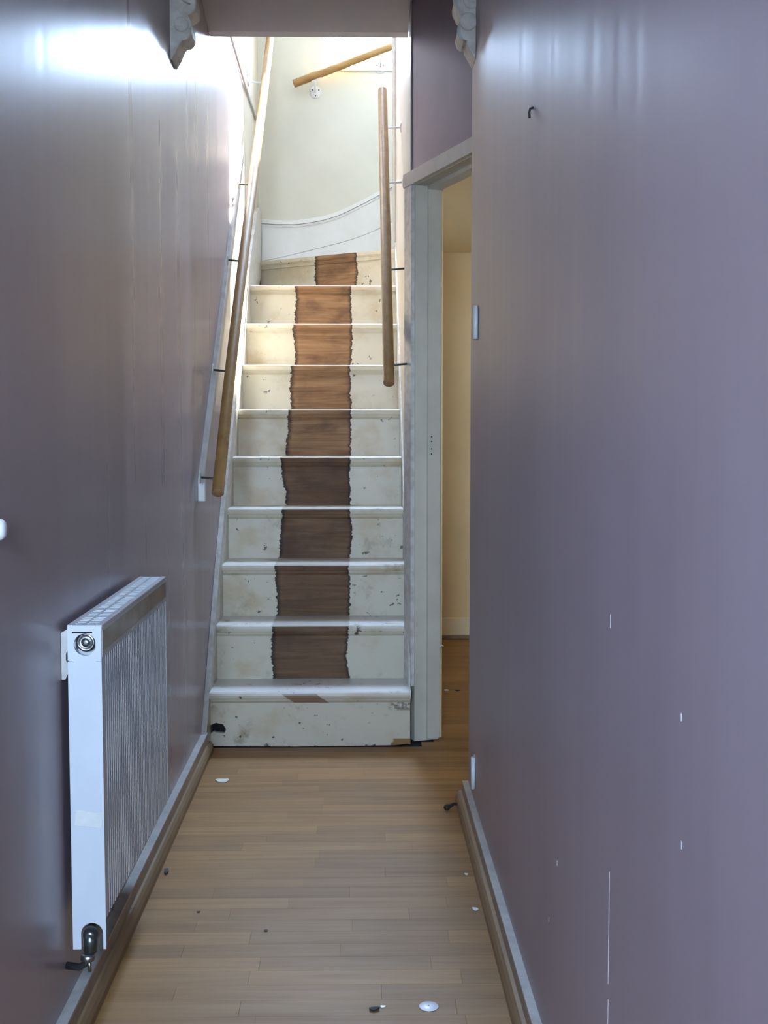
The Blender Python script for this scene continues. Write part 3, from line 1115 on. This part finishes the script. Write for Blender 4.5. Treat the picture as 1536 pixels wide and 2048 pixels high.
# ------------------------------------------------------------------ hinges left on the right wall
for zc, lab in ((1.447, 'upper white hinge half left on the right wall edge at eye height'), (0.172, 'lower white hinge half left on the right wall just above the skirting end')):
    yy = 3.36
    t = thing('hinge', (XRW, yy, zc - .045), lab, 'hinge', 'hinges of the missing door')
    bm = B()
    box(bm, XRW - .003, XRW - .0002, yy, yy + .032, zc - .045, zc + .045, .0006)
    obj('leaf', bm, M_WHITE, t)
    bm = B()
    tube(bm, [(XRW - .007, yy, zc - .046), (XRW - .007, yy, zc + .046)], .0068, 12)
    obj('knuckle', bm, M_WHITEMETAL, t)
    for dz in (-.030, 0, .030):
        bm = lathe(B(), (XRW - .0028, yy + .019, zc + dz), (-1, 0, 0), [(0, .004), (.001, .0035), (.0012, .001)], 10)
        obj('screw_head', bm, M_WHITEMETAL, t)

# ------------------------------------------------------------------ small things
t = thing('control_dial', (-0.5522, 1.783, 1.004), 'white round dial on the left wall at the photo edge', 'dial')
bm = lathe(B(), (WL(1.78) + .0003, 1.783, 1.004), (1, 0, 0), [(0, .022), (.004, .022), (.006, .018)], 24)
obj('rose', bm, M_WHITEPL, t)
bm = lathe(B(), (WL(1.78) + .006, 1.783, 1.004), (1, 0, 0), [(0, .011), (.004, .012), (.008, .0155), (.013, .0160), (.018, .012), (.020, .004)], 24)
obj('knob', bm, M_WHITEPL, t)


def flake(name, x, y, sx, sy, m, label, cat, rot=0.0, n=9, h=.0012, curl=.004, seed=0, group=None):
    rnd = random.Random(seed)
    bm = B()
    pts = []
    for i in range(n):
        a = 2 * math.pi * i / n
        r = rnd.uniform(.75, 1.05)
        px, py = math.cos(a) * sx * r, math.sin(a) * sy * r
        pts.append((px * math.cos(rot) - py * math.sin(rot), px * math.sin(rot) + py * math.cos(rot)))
    prism(bm, pts, 'z', 0, h)
    for v in bm.verts:
        v.co.z += curl * (v.co.x / max(sx, 1e-4)) ** 2
        v.co += Vector((x, y, .0003))
    o = obj(name, bm, m, recentre=True)
    return tag(o, label, cat, group)


flake('paint_flake', -0.455, 3.871, .026, .024, M_FLAKE, 'cream paint flake lying on the floor near the foot of the stairs', 'paint flake', .2, 9, .0015, .004, 3)
flake('paint_flake', 0.272, 2.805, .008, .012, M_WHITEPL, 'small white flake beside the right skirting', 'paint flake', .3, 7, .001, .003, 4)
flake('paint_chip', 0.271, 3.03, .005, .007, M_FLAKE, 'tiny pale chip against the right beading, beyond the white flake', 'paint chip', .3, 7, .001, .002, 5)
flake('dirt_crumb', 0.024, 2.309, .012, .007, M_BLACK, 'black crumb on the floor left of the white disc', 'crumb', .2, 7, .004, .002, 6)
flake('paint_chip', 0.042, 2.322, .007, .005, M_WHITEPL, 'tiny white chip beside the black crumb near the white disc', 'paint chip', .2, 6, .001, .002, 7)
flake('dirt_crumb', -0.508, 3.062, .007, .022, M_BLACK, 'black sliver lying along the left floor beading', 'crumb', .1, 7, .004, .002, 8)
flake('dirt_crumb', 0.422, 5.21, .014, .012, M_BLACK, 'dark flake on the floor through the doorway', 'crumb', 0, 7, .002, .002, 9)
flake('paint_chip', 0.375, 5.22, .012, .020, M_FLAKE, 'pale chip on the floor through the doorway', 'paint chip', 0, 7, .001, .001, 10)
flake('dirt_crumb', -0.22, 2.69, .005, .005, M_BLACK, 'tiny dark speck on the floor left of the middle', 'crumb', 0, 6, .002, .001, 11)
flake('dirt_crumb', -0.39, 2.80, .005, .004, M_BLACK, 'tiny dark speck on the floor by the near left beading', 'crumb', 0, 6, .002, .001, 12)

t = thing('disc', (0.134, 2.321, 0), 'small white plastic disc lying flat on the floor at the bottom right', 'disc')
bm = lathe(B(), (0.134, 2.321, .0003), (0, 0, 1), [(0, .0195), (.0012, .0200), (.0024, .0185), (.0026, .004)], 28)
obj('cap', bm, M_WHITEPL, t)
bm = lathe(B(), (0.134, 2.321, .0028), (0, 0, 1), [(0, .0018), (.0006, .0015)], 10)
obj('centre_dimple', bm, M_SKIRT, t, 'small grey dot in the centre')

bm = tube(B(), [(0.293, 3.575, .012), (0.280, 3.572, .014), (0.268, 3.562, .011), (0.258, 3.553, .010), (0.252, 3.548, .009)], [.0045, .0045, .006, .010, .006], 8)
tag(obj('cable_stub', bm, M_BLACK, recentre=True), 'short dark stub sticking out at the end of the right skirting', 'cable')

bm = tube(B(), [(XRW + .001, 2.306, 1.757), (XRW - .006, 2.306, 1.755), (XRW - .008, 2.306, 1.747), (XRW - .007, 2.306, 1.738)], .0024, 8)
tag(obj('wall_hook', bm, M_BLACK, recentre=True), 'small dark hook high on the right wall', 'hook')
# scratches in the paint of the right wall
for y, z0, z1 in ((1.55, .893, .911), (1.535, .42, .572), (1.533, .330, .40)):
    bm = B()
    box(bm, XRW - .0004, XRW + .001, y - .0009, y + .0009, z0, z1)
    obj('scratch', bm, M_SCRATCH, wall_right)
for y, z in ((1.20, .86), (1.19, .73), (1.95, .43), (2.03, .30)):
    bm = B()
    box(bm, XRW - .0004, XRW + .001, y - .0018, y + .0018, z - .004, z + .004)
    obj('scratch', bm, M_SCRATCH, wall_right)

# pale splinter on the edge of the door jamb
c = P0 + U * 0.013 + N * 0.0945
bm = tube(B(), [(c.x - .002, c.y, .345), (c.x + .006, c.y - .004, .356), (c.x + .014, c.y - .008, .352)], [.002, .0035, .001], 6)
tag(obj('wood_splinter', bm, M_FLAKE, recentre=True), 'pale splinter sticking out of the door jamb edge', 'splinter')

# ------------------------------------------------------------------ outside ground, so that daylight bounces in at the front door
b = B()
box(b, -12, 12, -16, -1.42, -0.25, -0.12)
struct('ground_outside', b, M_PAVE)
